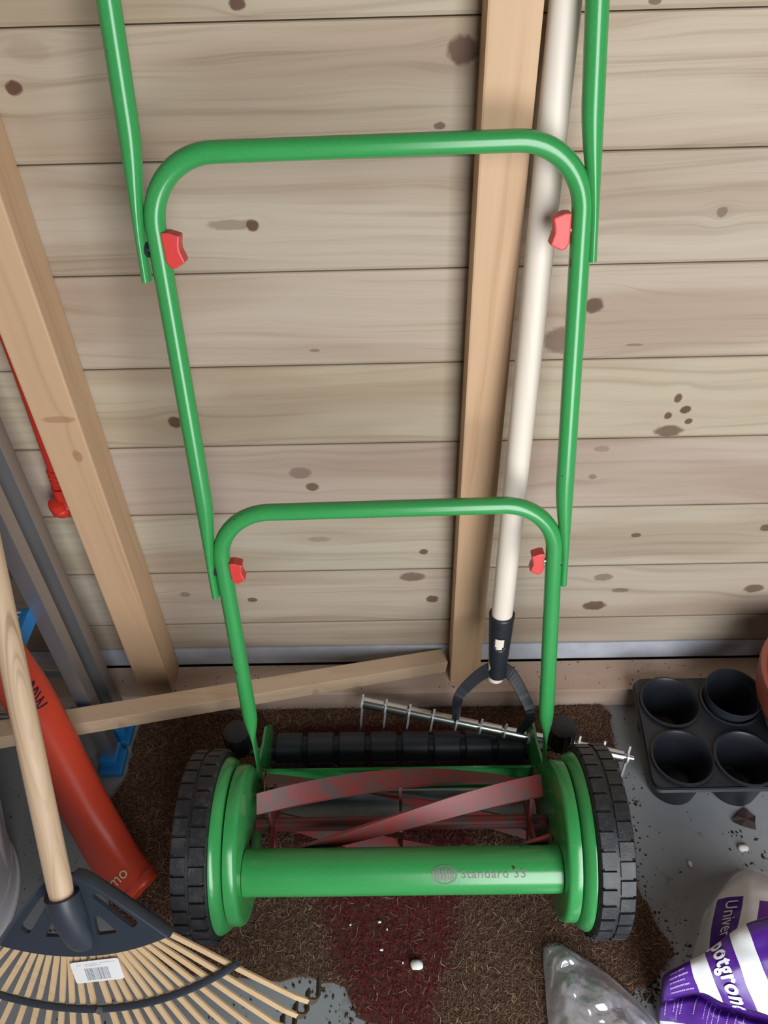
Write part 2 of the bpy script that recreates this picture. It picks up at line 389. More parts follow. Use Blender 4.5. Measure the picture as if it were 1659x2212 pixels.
# wheels
for s in (-1, 1):
    x0, x1 = s * .2285, s * .2735; xm = (x0 + x1) / 2; hw = .0225
    b = MB()
    prof = [(RW - .034, -hw * .9), (RW - .014, -hw), (RW - .006, -hw * .93), (RW - .0025, -hw * .72), (RW - .0025, hw * .72), (RW - .006, hw * .93), (RW - .014, hw), (RW - .034, hw * .9)]
    b.lathe([(r, h) for r, h in prof], (xm, YC, ZC), 'x', 64)
    N = 34
    for row in (-1, 1):
        for i in range(N):
            a = 2 * PI * (i + (.5 if row > 0 else 0)) / N; da = 2 * PI / N * .44; vs = []
            for (rr, sh) in ((RW - .004, 1.0), (RW, .9)):
                for aa in (a - da * sh, a + da * sh):
                    for hh in (row * .0022, row * hw * (.93 if rr < RW else .84)):
                        vs.append(Vector((xm + hh, YC + rr * math.cos(aa), ZC + rr * math.sin(aa))))
            b.add(vs, [(0, 1, 3, 2), (4, 6, 7, 5), (0, 4, 5, 1), (2, 3, 7, 6), (0, 2, 6, 4), (1, 5, 7, 3)])
    b.build('tyre', RUBBER, mower, smooth=True, sharp=30)
    b = MB(); b.lathe([(.006, s * .004), (.03, s * .004), (.034, s * .010), (.07, s * .012), (.086, s * .006), (.090, 0), (.086, s * -.02)], (x1 - s * .010, YC, ZC), 'x', 48)
    b.build('wheel_cap', BLACK, mower, smooth=True)
    b = MB(); b.lathe([(.004, 0), (.085, 0), (.103, s * .004), (.108, s * .012), (.108, s * .0145), (.100, s * .0145)], (s * .2143, YC, ZC), 'x', 64)
    b.build('wheel_guard', GREEN, mower, smooth=True, sharp=50)
    # dished side plate with flange and the rear arm
    b = MB(); b.lathe([(.004, 0), (.090, 0), (.0955, s * .0015), (.0980, s * .005), (.0980, s * .0162), (.0950, s * .0162), (.0935, s * .006), (.088, s * .003), (.004, s * .003)], (s * .1975, YC, ZC), 'x', 72)
    arm = [(.06, .025), (.10, .008), (.150, -.012), (.185, -.018), (.215, -.060), (.205, -.108), (.180, -.112), (.165, -.085), (.11, -.055), (.06, -.05)]
    b.prism(arm, (0, YC, ZC), (0, 1, 0), (0, 0, 1), (1, 0, 0), s * .1978, s * .2012)
    b.build('side_plate', GREEN, mower, smooth=True, sharp=40)
    # adjusting knob on the rear arm
    kp = Vector((s * .2385, -.182, .096)); b = MB()
    kn_ = [[kp + Vector(((.0205 + (.0012 if i % 2 else -.0006) * (0 if h > .030 else 1)) * q * math.cos(2 * PI * i / 28), (.0205 + (.0012 if i % 2 else -.0006)) * q * math.sin(2 * PI * i / 28), h)) for i in range(28)] for q, h in ((.75, -.016), (.95, -.012), (1, .002), (1, .022), (.93, .030), (.5, .033))]
    b.rings(kn_); kb = b.build('adjusting_knob', BLACK, mower, smooth=True, sharp=50)
    b = MB(); b.lathe([(.0001, .0336), (.0035, .0336), (.0035, .030)], kp, 'z', 12); b.build('screw_hole', BLACK, kb)
    MB().box((s * .219, -.192, .086), (.042, .010, .008)).build('knob_bracket', DULL, mower, bevel=.002)
# front tube with print
TY, TZ, TR = -.394, .140, .0281
b = MB(); b.lathe([(TR * .9, -.1972), (TR, -.1966), (TR, .1966), (TR * .9, .1972)], (0, TY, TZ), 'x', 64, capends=True)
tube = b.build('front_tube', GREEN, mower, smooth=True, sharp=40)
def on_tube(me, cx, ang0):
    r = TR + .0004
    for v in me.vertices:
        a = ang0 + v.co.y / r; v.co = Vector((cx + v.co.x, TY - r * math.cos(a), TZ + r * math.sin(a)))
    return me
def tube_angle(px):
    best = min(((at(px, y=TY - TR * math.cos(a)).z - (TZ + TR * math.sin(a))) ** 2, a) for a in np.linspace(0, PI / 2, 400)); return best[1]
ta = tube_angle((1065, 1888)); cxx = at((1066, 1888), z=TZ + TR * math.sin(ta)).x; tw = at((1135, 1888), z=TZ + TR * math.sin(ta)).x - at((995, 1888), z=TZ + TR * math.sin(ta)).x
me = text_mesh('Standard 33', .0145, 1.05); w0 = max(v.co.x for v in me.vertices) - min(v.co.x for v in me.vertices)
for v in me.vertices: v.co.x *= tw / w0
link('lettering', on_tube(me, cxx, ta), GREYINK, tube)
ta = tube_angle((960, 1890)); cxx = at((960, 1890), z=TZ + TR * math.sin(ta)).x
b = MB(); ew, eh = .0158, .0115
ring = [[Vector((ew * q * math.cos(2 * PI * i / 40), eh * q * math.sin(2 * PI * i / 40), 0)) for i in range(40)] for q in (1.0, .88)]
b.rings(ring, False, False)
for i, (bx, h, wd) in enumerate([(-.0105, .010, .0022), (-.0070, .014, .0026), (-.0030, .012, .0030), (.0012, .014, .0026), (.0050, .011, .0018), (.0080, .014, .0016), (.0108, .010, .0016)]):
    for q in range(6): b.add([(bx + sx * wd / 2, -h / 2 + h * (q + sy) / 6, 0) for sx, sy in ((-1, 0), (1, 0), (1, 1), (-1, 1))], [(0, 1, 2, 3)])
link('emblem', on_tube(b.mesh('emblem', fix=False), cxx, ta), GREYINK, tube)
# cutting reel
RY, RZ, RR = -.315, MATZ + .097, .070
reel = MB().tube([(-.196, RY, RZ), (.196, RY, RZ)], .009, 16).build('cutting_reel', REDBLADE, mower, smooth=True)
for k in range(5):
    b = MB(); R = []
    for i in range(41):
        x = -.188 + .376 * i / 40; th = math.radians(71 + 72 * k + 255 * x)
        er = Vector((0, -math.cos(th), math.sin(th))); et = Vector((0, math.sin(th), math.cos(th))); c = Vector((x, RY, RZ))
        R.append([c + er * .046 - et * .014, c + er * .050 - et * .016, c + er * RR + et * .002, c + er * (RR - .003) + et * .005])
    b.rings(R).build('reel_blade', REDBLADE, reel, smooth=True, sharp=45)
for x in (-.172, 0, .172):
    b = MB(); pts = []
    th0 = math.radians(71 + 255 * x)
    for k in range(5):
        for (da, rr) in ((-.62, .018), (-.14, .052), (.14, .052)):
            a = th0 + k * 2 * PI / 5 + da - .2; pts.append((-rr * math.cos(a), rr * math.sin(a)))
    b.prism(pts, (x, RY, RZ), (0, 1, 0), (0, 0, 1), (1, 0, 0), -.002, .002).build('reel_spider', REDBLADE, reel)
b = MB(); b.box((0, -.262, MATZ + .030), (.392, .032, .006)); b.box((0, -.247, MATZ + .045), (.392, .004, .03)); b.build('bottom_blade', DULL, mower, bevel=.001)
b = MB(); b.prism([(-.012, .0), (.012, .01), (.016, .045), (.010, .055), (.007, .053), (.011, .044), (.008, .014), (-.012, .004)], (0, -.235, MATZ + .030), (0, 1, 0), (0, 0, 1), (1, 0, 0), -.196, .196).build('rear_deflector', GREEN, mower)
# rear roller
MB().tube([(-.21, -.156, MATZ + .024), (.21, -.156, MATZ + .024)], .0185, 24).build('roller_shaft', BLACK, mower, smooth=True, sharp=40)
for i in range(8):
    x = -.196 + .049 * (i + .5); b = MB(); b.lathe([(.012, -.0205), (.022, -.0205), (.024, -.0185), (.024, .0185), (.022, .0205), (.012, .0205)], (x, -.156, MATZ + .024), 'x', 32)
    b.build('roller_segment', BLACK2, mower, smooth=True, sharp=30)
# handle
LEAN = math.radians(11); HP0 = (0, -.248, .12); HN = Vector((0, -math.cos(LEAN), math.sin(LEAN)))
def H(px): return onplane(px, HP0, HN)
RT = .0098
def fork(name, bl, tl, tr, br, rad, end, capz=0):
    """U-shaped tube in the handle plane; end = 'flat' blade ends or 'crescent' ends hugging the fork below"""
    P = [H(bl) if isinstance(bl, tuple) else bl, tl if isinstance(tl, Vector) else H(tl), tr if isinstance(tr, Vector) else H(tr), H(br) if isinstance(br, tuple) else br]
    path = []
    n1 = 30
    def fil(A, B, Cc):
        d1 = (A - B).normalized(); d2 = (Cc - B).normalized(); ang = d1.angle(d2); t = rad / math.tan(ang / 2)
        p1, p2 = B + d1 * t, B + d2 * t; cen = B + (d1 + d2).normalized() * (rad / math.sin(ang / 2)); out = []
        a0 = p1 - cen; ax = a0.cross(p2 - cen).normalized(); tot = a0.angle(p2 - cen)
        for i in range(17): out.append(cen + Matrix.Rotation(tot * i / 16, 3, ax) @ a0)
        return out
    A1 = fil(P[0], P[1], P[2]); A2 = fil(P[1], P[2], P[3])
    path = [P[0].lerp(A1[0], (i / n1) ** 1.0) for i in range(n1)] + A1 + [A1[-1].lerp(A2[0], i / 8) for i in range(1, 8)] + A2 + [A2[-1].lerp(P[3], i / n1) for i in range(1, n1 + 1)]
    b = MB(); R = []; n = 20; tot = len(path)
    for i, q in enumerate(path):
        t = (path[min(i + 1, tot - 1)] - path[max(i - 1, 0)]).normalized(); side = t.cross(HN).normalized()
        dist = min((q - P[0]).length if i < tot / 2 else (q - P[3]).length, 1.0)
        # outward direction in the plane
        out = Vector((-1 if i < tot / 2 else 1, 0, 0))
        rin, rn, sh = RT, RT, 0.0
        if end == 'flat':
            k = min(1, max(0, (dist - .060) / .055)); k = k * k * (3 - 2 * k); rin = lerp(.0016, RT, k); rn = lerp(.0112, RT, k)
        else:
            k = min(1, max(0, (dist - .030) / .105)); k = k * k * (3 - 2 * k); rin = lerp(RT * .48, RT, k); sh = lerp(RT * .46, 0, k)
        R.append([q + out * sh + side * (rin * math.cos(2 * PI * j / n)) + HN * (rn * math.sin(2 * PI * j / n)) for j in range(n)])
    b.rings(R).build(name, GREEN, mower, smooth=True, sharp=60)
    return path
fork('lower_handle_fork', (562, 1672), (462, 1110), (1202, 1088), (1174, 1668), .062, 'flat')
fork('middle_handle_fork', (475, 1285), (309, 334), (1268, 298), (1207, 1258), .062, 'crescent')
up1, up2 = H((273, 250)), H((1280, 250)); bl_, br_ = H((328, 605)), H((1267, 562))
tl_ = bl_ + (up1 - bl_) * ((1.105 - bl_.z) / (up1.z - bl_.z)); tr_ = br_ + (up2 - br_) * ((1.105 - br_.z) / (up2.z - br_.z))
fork('upper_handle', bl_, tl_, tr_, br_, .05, 'crescent')
MB().tube([tl_.lerp(tr_, .16), tl_.lerp(tr_, .68)], .0145, 20).build('grip', BLACK, mower, smooth=True, sharp=50)
# wing nuts and bolt heads
for (npx, bpx, s, sc) in (((378, 537), (309, 540), 1, 1), ((1209, 497), (1281, 494), -1, 1), ((514, 1231), (459, 1232), 1, .88), ((1159, 1211), (1216, 1211), -1, .88)):
    c = H(npx); dn = (H((npx[0] + s * 8, npx[1] + 40)) - H(npx)).normalized() if s > 0 else (H((npx[0] - 3, npx[1] + 40)) - H(npx)).normalized()
    ex_ = (Vector((s, 0, 0)) - dn * dn.dot(Vector((s, 0, 0)))).normalized()
    poly = [(-.0085, -.0135), (-.0085, -.0165), (-.002, -.0165), (.0085, -.0125), (.0065, -.004), (.0062, .0005), (.0095, .0115), (-.001, .0168), (-.0055, .0155), (-.0085, .010)]
    b = MB(); b.prism([(q[0] * sc, q[1] * sc) for q in poly], c + HN * .001, ex_, dn, HN, -.0085 * sc, .0085 * sc)
    b.build('wing_nut', RED, mower, bevel=.0016)
    c2 = H(bpx); MB().tube([c2 + ex_ * .006, c2 - ex_ * .0005, c2 - ex_ * .002], [.0072, .0068, .003], 16).build('bolt_head', DULL if 0 else BLACK, mower, smooth=True, sharp=50)
    MB().tube([c2 + ex_ * .002, c - ex_ * .004], .003, 8).build('bolt', DULL, mower, smooth=True, sharp=50)
for s, px in ((-1, (566, 1690)), (1, (1168, 1690))):
    c = H(px); MB().box((s * .1915, c.y, c.z - .005), (.004, .022, .05)).build('handle_bracket', RUST, mower, bevel=.001)
    MB().tube([(s * .198, c.y - .001, c.z), (s * .184, c.y - .001, c.z)], .006, 6).build('pivot_bolt', RUST, mower)
w = [Vector((-.187, -.262, .150)), Vector((-.186, -.285, .12)), Vector((-.1815, -.305, .085)), Vector((-.180, -.303, .082)), Vector((-.178, -.285, .10))]
MB().tube(w, .0012, 6).build('spring_wire', m_plain('brass_wire', (.35, .25, .12), .4, .8), mower, smooth=True)

# ------------------------------------------------------------------ spiked aerator on a pale pole
aer = thing('rolling_aerator', 'spiked roller aerator with pale wooden pole and black fork against the wall', 'garden tool', (.14, -.15, 0))
pt, pb = at((1222, 0), depth=.672), at((1083, 1340), depth=1.07)
pd = (pt - pb).normalized(); ptop = pb + pd * .88
MB().tube([pb - pd * .11, pb, ptop, ptop + pd * .004], [.011, .0141, .0141, .009], 28).build('pole', POLE, aer, smooth=True, sharp=50)
sk0 = at((1074, 1452), depth=1.125); sk1 = pb + pd * .012
ax_ = (sk1 - sk0).normalized(); sx_ = Vector((1, 0, 0)); sx_ = (sx_ - ax_ * sx_.dot(ax_)).normalized(); sy_ = sx_.cross(ax_).normalized()
if sy_.y > 0: sy_ = -sy_
b = MB(); n, m = 40, 26; vs = []; fs = []
for i in range(m + 1):
    t = i / m; r = lerp(.0115, .0172, t ** .8)
    for j in range(n):
        a = 2 * PI * j / n; vs.append(sk0 + ax_ * ((sk1 - sk0).length * t) + sx_ * (r * math.cos(a)) + sy_ * (r * math.sin(a)))
for i in range(m):
    for j in range(n):
        a = 2 * PI * (j + .5) / n; da = (a - PI / 2 - .15)
        if 12.5 < i < 17.5 and abs(da) < .50 - (.18 if i < 14 else 0): continue
        fs.append((i * n + j, i * n + (j + 1) % n, (i + 1) * n + (j + 1) % n, (i + 1) * n + j))
b.add(vs, fs); so = b.build('socket', BLACK, aer, smooth=True)
sm = so.modifiers.new('wall', 'SOLIDIFY'); sm.thickness = .0022; sm.offset = -1
axl, axr = at((782, 1517), z=.088), at((1368, 1638), z=.052)
def axp(t): return axl.lerp(axr, t)
hub = sk0 + ax_ * .012; t1, t2 = .352, .590
def flatbar(path, w_dir, w, th, name):
    b = MB(); R = []; path = catmull(path, 6)
    for i, q in enumerate(path):
        t = (path[min(i + 1, len(path) - 1)] - path[max(i - 1, 0)]).normalized(); wd = t.cross(q - Vector(CAM)).normalized(); td = t.cross(wd)
        ww = w[0] + (w[1] - w[0]) * i / (len(path) - 1)
        R.append([q + wd * (ww / 2 * sx) + td * (th / 2 * sy) for sx, sy in ((-1, -1), (1, -1), (1, 1), (-1, 1))])
    b.rings(R); return b.build(name, BLACK, aer, bevel=.001)
vd = Vector((0, -.62, .78))
flatbar([hub, at((1040, 1456), depth=1.128), at((1003, 1489), depth=1.135), at((989, 1512), depth=1.14), axp(t1) + Vector((0, -.004, .03)), axp(t1)], (0.25, -.6, .6), (.020, .0105), .0055, 'fork_arm')
flatbar([hub, at((1103, 1456), depth=1.128), at((1130, 1500), depth=1.135), at((1146, 1545), depth=1.14), axp(t2) + Vector((0, -.004, .02)), axp(t2)], (-.25, -.6, .6), (.020, .0105), .0055, 'fork_arm')
b = MB(); b.tube([sk0 - ax_ * .004, sk0 + ax_ * .03], [.013, .0125], 20); b.build('fork_hub', BLACK, aer, smooth=True, sharp=50)
b = MB(); b.tube([axl, axr], .0052, 16)
axle = b.build('axle', STEEL, aer, smooth=True, sharp=50)
ad = (axr - axl).normalized(); NT_ = 12
for i in range(NT_ - 1):
    t0_, t1_ = (i + .06) / (NT_ - 1) * .97, (i + .94) / (NT_ - 1) * .97
    MB().tube([axp(t0_), axp(t0_ + .002), axp(t1_ - .002), axp(t1_)], [.0080, .0090, .0090, .0080], 20).build('spacer_sleeve', STEEL, axle, smooth=True, sharp=40)
for i in range(NT_):
    c = axp(i / (NT_ - 1) * .975 + .003); b = MB()
    dn = Vector((-.25, -.30, -.9) if i > 8 else (-.18, .02, -.95)).normalized(); dn = (dn - ad * dn.dot(ad)).normalized(); sd = ad.cross(dn)
    L = (c.z - .004) / -dn.z if dn.z < 0 else .06
    L = min(L, .085) if i > 8 or i < 4 else .022      # those over the mower roller are short stubs
    poly = [(.0098 * math.cos(q_), .0098 * math.sin(q_)) for q_ in np.linspace(-PI + .25, -.35, 9)] + [(.02, -.0028), (L * .6, -.0022), (L, -.0004), (L, .0006), (L * .6, .0012), (.02, .0022)]
    poly += [(.0098 * math.cos(q_), .0098 * math.sin(q_)) for q_ in np.linspace(.35, PI - .25, 9)] + [(-.020, .0010), (-.020, -.0010)]
    b.prism(poly, c, dn, sd, ad, -.0015, .0015).build('spike_wheel', m_plain('pale_spring_steel', (.60, .62, .65), .35, .25) if i == 0 else bpy.data.materials['pale_spring_steel'], axle)

# ------------------------------------------------------------------ step ladder
lad = thing('step_ladder', 'folded aluminium step ladder with blue plastic end caps behind the rake', 'ladder', (-.46, -.15, 0))
LH = 1.15
for (yr, nm) in ((-.148, 'f'), (-.094, 'r')):
    for xr in (-.4585, -.80):
        s = 1 if xr > -.6 else -1
        b = MB(); poly = [(-.021, -.011), (.021, -.011), (.021, .011), (.017, .011), (.017, -.007), (-.017, -.007), (-.017, .011), (-.021, .011)]
        b.prism([(q[0] * .55, q[1] * s) for q in poly], (xr, yr, 0), (0, 1, 0), (-1, 0, 0), (0, 0, 1), .02, LH).build('rail', ALU, lad, bevel=.0008)
        b = MB(); b.box((xr, yr - .004, .0135), (.028, .036, .027)); b.box((xr + s * .004, yr - .012, .006), (.036, .044, .012)); b.build('foot', BLUE, lad, bevel=.003)
for i, zs in enumerate((.1435, .365, .60, .835, 1.07)):
    b = MB(); b.box((-.629, -.183, zs), (.318, .050, .020)); st = b.build('step', ALU, lad, bevel=.002)
    for k in range(6): MB().box((-.629, -.203 + k * .0080, zs + .0110), (.30, .0030, .0022)).build('tread_rib', WHITEP, st)
    for xc in (-.476, -.782): MB().box((xc, -.183, zs - .001), (.014, .054, .026)).build('step_cap', BLUE, lad, bevel=.002)
    MB().box((-.629, -.094, zs + .02), (.318, .018, .018)).build('rear_rung', ALU, lad, bevel=.002)
    for xc in (-.476, -.782): MB().box((xc, -.094, zs + .02), (.012, .022, .026)).build('rung_cap', BLUE, lad, bevel=.002)

# ------------------------------------------------------------------ loose batten on sill and ladder step
e1, e0 = at((962, 1452), z=.0550), at((150, 1592), z=.158)
d = (e1 - e0).normalized(); pL = e0 - d * .107; up = Vector((0, 0, 1)); up = (up - d * up.dot(d)).normalized(); bk = up.cross(d).normalized()
if bk.y < 0: bk = -bk
bw, bh = .029, .026; b = MB(); cc = (pL + e1) / 2 + bk * (bw / 2) + up * (bh / 2)
b.box(cc, ((e1 - pL).length, bw, bh), (d, bk, up))
tag(b.build('wooden_batten', BATTENM, bevel=.0012), 'loose pale wooden batten lying from ladder step to foot of wall post', 'batten')

# ------------------------------------------------------------------ hanging red hook
rh = thing('red_hook_bar', 'red plastic bar with ribbed collar and hooked end hanging behind the wooden post', 'hook', (-.44, -.03, .43))
pts = [at(q, y=-.018) for q in [(-20, 640), (0, 690), (40, 800), (85, 930), (118, 1020)]]
MB().tube(pts, [.0075, .0075, .0072, .0068, .0075], 14).build('bar', ORANGERED, rh, smooth=True, sharp=50)
q0, q1 = at((116, 1012), y=-.018), at((130, 1052), y=-.018); b = MB(); path = []; rr = []
for i in range(17): path.append(q0.lerp(q1, i / 16)); rr.append(.0105 if i % 4 in (1, 2) else .0078)
b.tube(path, rr, 16).build('ribbed_collar', ORANGERED, rh, smooth=True, sharp=40)
hk = [at(q, y=yy) for q, yy in [((130, 1050), -.018), ((140, 1072), -.018), ((146, 1090), -.020), ((138, 1100), -.025), ((126, 1098), -.029), ((120, 1084), -.031)]]
MB().tube(catmull(hk, 6), [.0125] * 12 + [.012] * 12 + [.0105] * 6 + [.006], 16).build('hook_end', ORANGERED, rh, smooth=True, sharp=60)

# ------------------------------------------------------------------ bin
bn = thing('ribbed_bin', 'pale grey ribbed plastic bin standing beside the leaf rake', 'bin', (-.675, -.36, 0))
BC = Vector((-.678, -.384, 0)); nseg = 120; b = MB(); R = []
for (r0, h, rib) in ((.132, 0.0, 0), (.140, .002, 0), (.1415, .006, 0), (.1415, .012, 0), (.139, .014, 0), (.143, .044, 0), (.1455, .050, 0), (.1455, .056, 0), (.146, .064, 1), (.198, .300, 1), (.200, .316, 0), (.206, .318, 0), (.206, .333, 0), (.200, .335, 0), (.195, .315, 0), (.138, .02, 0), (.01, .012, 0)):
    ring = []
    for k in range(nseg):
        ph = (k % 6) / 6; dr = -.0045 if (rib and ph < .49) else 0; a = 2 * PI * k / nseg
        ring.append(BC + Vector(((r0 + dr) * math.cos(a), (r0 + dr) * math.sin(a), h)))
    R.append(ring)
b.rings(R).build('tub', WHITEBIN, bn, smooth=True, sharp=35)

# ------------------------------------------------------------------ orange blower tube
bl = thing('blower_tube', 'orange garden blower tube with curved nozzle between ladder and rake', 'leaf blower', (-.36, -.35, 0))
cpts = [((-62, 1290), .525), ((-10, 1400), .425), ((52, 1490), .328), ((105, 1590), .240), ((155, 1690), .163), ((205, 1780), .100), ((252, 1860), .062), ((306, 1925), .0400)]
cen = [at(q, z=z) for q, z in cpts]; wd = [.028, .029, .031, .035, .038, .039, .039, .037]; th_ = [.026, .026, .027, .028, .028, .027, .026, .024]
path = catmull(cen, 6); N = len(path); b = MB(); R = []
def wi(l, i): f = i / 6; k = min(int(f), len(l) - 2); return lerp(l[k], l[k + 1], f - k)
FR = []
for i, q in enumerate(path):
    t = (path[min(i + 1, N - 1)] - path[max(i - 1, 0)]).normalized(); sd = Vector((.86, -.42, .22)); sd = (sd - t * sd.dot(t)).normalized(); nn = t.cross(sd).normalized()
    FR.append((q, sd, nn, wi(wd, i), wi(th_, i)))
for (q, sd, nn, a_, b_) in FR:
    R.append([q + sd * (a_ * math.copysign(abs(math.cos(2 * PI * j / 28)) ** .8, math.cos(2 * PI * j / 28))) + nn * (b_ * math.copysign(abs(math.sin(2 * PI * j / 28)) ** .8, math.sin(2 * PI * j / 28))) for j in range(28)])
Rin = [[q + (v - q) * .88 for v in ring] for (q, *_), ring in list(zip(FR, R))[::-1][:8]]
b.rings(R + Rin, True, True); flipN = 1 if FR[N // 2][2].dot(Vector(CAM) - FR[N // 2][0]) > 0 else -1
tb = b.build('nozzle', ORANGE, bl, smooth=True, sharp=45)
q, sd, nn, a_, b_ = FR[-1]; t = (path[-1] - path[-2]).normalized()
rim = [[q - t * h + sd * ((a_ + o) * math.cos(2 * PI * j / 28)) + nn * ((b_ + o) * math.sin(2 * PI * j / 28)) for j in range(28)] for h, o in ((.014, .0005), (.012, .0028), (.002, .0028), (0, .0015), (0, -.002))]
MB().rings(rim, False, False).build('nozzle_rim', ORANGE, bl, smooth=True, sharp=50)
# prints follow the tube surface
def wrap_on(me, i0, along_sign, ang0, rot):
    cum = [0.0]
    for i in range(1, N): cum.append(cum[-1] + (FR[i][0] - FR[i - 1][0]).length)
    for v in me.vertices:
        x, y = v.co.x, v.co.y
        al, ac = (x, y) if rot else (-y, x)          # text runs down the tube, or across it
        sl = min(max(cum[i0] + al, 0), cum[-1] - 1e-5); k = max(i for i in range(N - 1) if cum[i] <= sl); f_ = (sl - cum[k]) / (cum[k + 1] - cum[k])
        q0, s0, n0, a0, b0 = [FR[k][m] * (1 - f_) + FR[k + 1][m] * f_ for m in range(5)]
        ang = ang0 - ac / ((a0 + b0) / 2)
        v.co = q0 + s0 * ((a0 + .0009) * math.copysign(abs(math.cos(ang)) ** .8, math.cos(ang))) + n0 * (flipN * (b0 + .0009) * math.copysign(abs(math.sin(ang)) ** .8, math.sin(ang)))
    return me
link('lettering', wrap_on(text_mesh('flymo', .026), N - 5, 1, PI / 2 - .1, False), CREAMINK, tb)
link('rating_print', wrap_on(text_mesh('00W', .026, 1.1), 11, 1, .30, True), DARKINK, tb)

# ------------------------------------------------------------------ leaf rake
rk = thing('leaf_rake', 'wooden leaf rake with black plastic head and bamboo tines standing on its tips', 'rake', (-.33, -.55, 0))
RO = at((147, 1922), depth=.88); RNn = Vector((-.1202, -.8633, .4902)).normalized()
RA = Vector((.1491, -.5039, -.8508)); RA = (RA - RNn * RA.dot(RNn)).normalized(); RL = Vector((.9815, -.0292, .1893)); RL = (RL - RNn * RL.dot(RNn) - RA * RL.dot(RA)).normalized()
def rp(u, v, w=0): return RO + RL * u + RA * v + RNn * w
hd0 = rp(0, .03, .012); hd1 = at((2, 1290), depth=.82); hdir = (hd1 - hd0).normalized()
# ash grain runs along the handle: build along local y and turn the object
b = MB(); b.tube([(0, 0, 0), (0, .02, 0), (0, .53, 0), (0, .54, 0)], [.0128, .0136, .0136, .008], 28)
ho = b.build('handle', ASH, None, smooth=True, sharp=50)
ho.parent = rk; ho.matrix_parent_inverse = Matrix.Translation(-Vector(rk.location)); ho.rotation_mode = 'QUATERNION'; ho.rotation_quaternion = hdir.to_track_quat('Y', 'Z'); ho.location = rp(0, .002, .0125)
# head plate with four openings
def arcpts(c, r, a0, a1, n): return [(c[0] + r * math.cos(lerp(a0, a1, i / n)), c[1] + r * math.sin(lerp(a0, a1, i / n))) for i in range(n + 1)]
outer = [(-.106, .0655), (-.0795, .0385), (-.054, .0135), (-.030, -.0085), (-.021, -.0155), (-.012, -.018), (.012, -.018), (.021, -.0155), (.030, -.0085), (.054, .0135), (.0795, .0385), (.106, .0655)]
bot = [(x, .0655 + (.0865 - .0655) * (1 - (x / .106) ** 2)) for x in [.106 - .212 * i / 22 for i in range(1, 22)]]
outer = outer + bot
def rounded(poly, r):
    out = []; n = len(poly)
    for i in range(n):
        a, b_, c = Vector(poly[i - 1]), Vector(poly[i]), Vector(poly[(i + 1) % n]); d1, d2 = (a - b_).normalized(), (c - b_).normalized()
        t = min(r, (a - b_).length * .48, (c - b_).length * .48)
        for k in range(5):
            s_ = k / 4; p1, p2 = b_ + d1 * t, b_ + d2 * t; out.append(tuple((1 - s_) ** 2 * p1 + 2 * s_ * (1 - s_) * b_ + s_ * s_ * p2))
    return out
slotR = rounded([(.0245, .0100), (.0335, .0055), (.0735, .0455), (.0640, .0545)], .006)
slotS = rounded([(.0205, .0360), (.0285, .0355), (.0450, .0580), (.0190, .0600)], .004)
mir = lambda p: [(-x, y) for x, y in reversed(p)]
bm = bmesh.new(); edges = []
for loop in (outer, slotR, mir(slotR), slotS, mir(slotS)):
    vs_ = [bm.verts.new(rp(x, y, .0)) for x, y in loop]; edges += [bm.edges.new((vs_[i], vs_[(i + 1) % len(vs_)])) for i in range(len(vs_))]
bmesh.ops.triangle_fill(bm, use_beauty=True, use_dissolve=False, edges=edges, normal=RNn)
ex = bmesh.ops.extrude_face_region(bm, geom=bm.faces[:])
for v in [g for g in ex['geom'] if isinstance(g, bmesh.types.BMVert)]: v.co -= RNn * .0055
bmesh.ops.recalc_face_normals(bm, faces=bm.faces)
me = bpy.data.meshes.new('head'); bm.to_mesh(me); bm.free()
hdpl = link('head', me, BLACK2, rk)
for sgn in (-1, 1):   # upstanding rim on the sloping edges
    P2 = [rp(sgn * x, y, -.003) for x, y in [(.012, -.018), (.021, -.0155), (.030, -.0085), (.054, .0135), (.0795, .0385), (.106, .0655)]]
    MB().tube(P2, [(.0085, .0032)] * 6, 10, up=RNn).build('rim', BLACK2, hdpl, smooth=True, sharp=50)
b = MB(); S0 = rp(0, .002, .0125); path = [S0 - hdir * .062 * 0 + (rp(0, .072, .003) - S0) * k for k in (1.0, .85, .5, .2, 0.0)]
path.append(S0 + hdir * .006)
b.tube(path, [(.006, .013), (.011, .0165), (.0165, .018), (.0182, .0185), (.0185, .0185), (.0182, .0185)], 24, up=RNn).build('socket', BLACK2, rk, smooth=True, sharp=60)
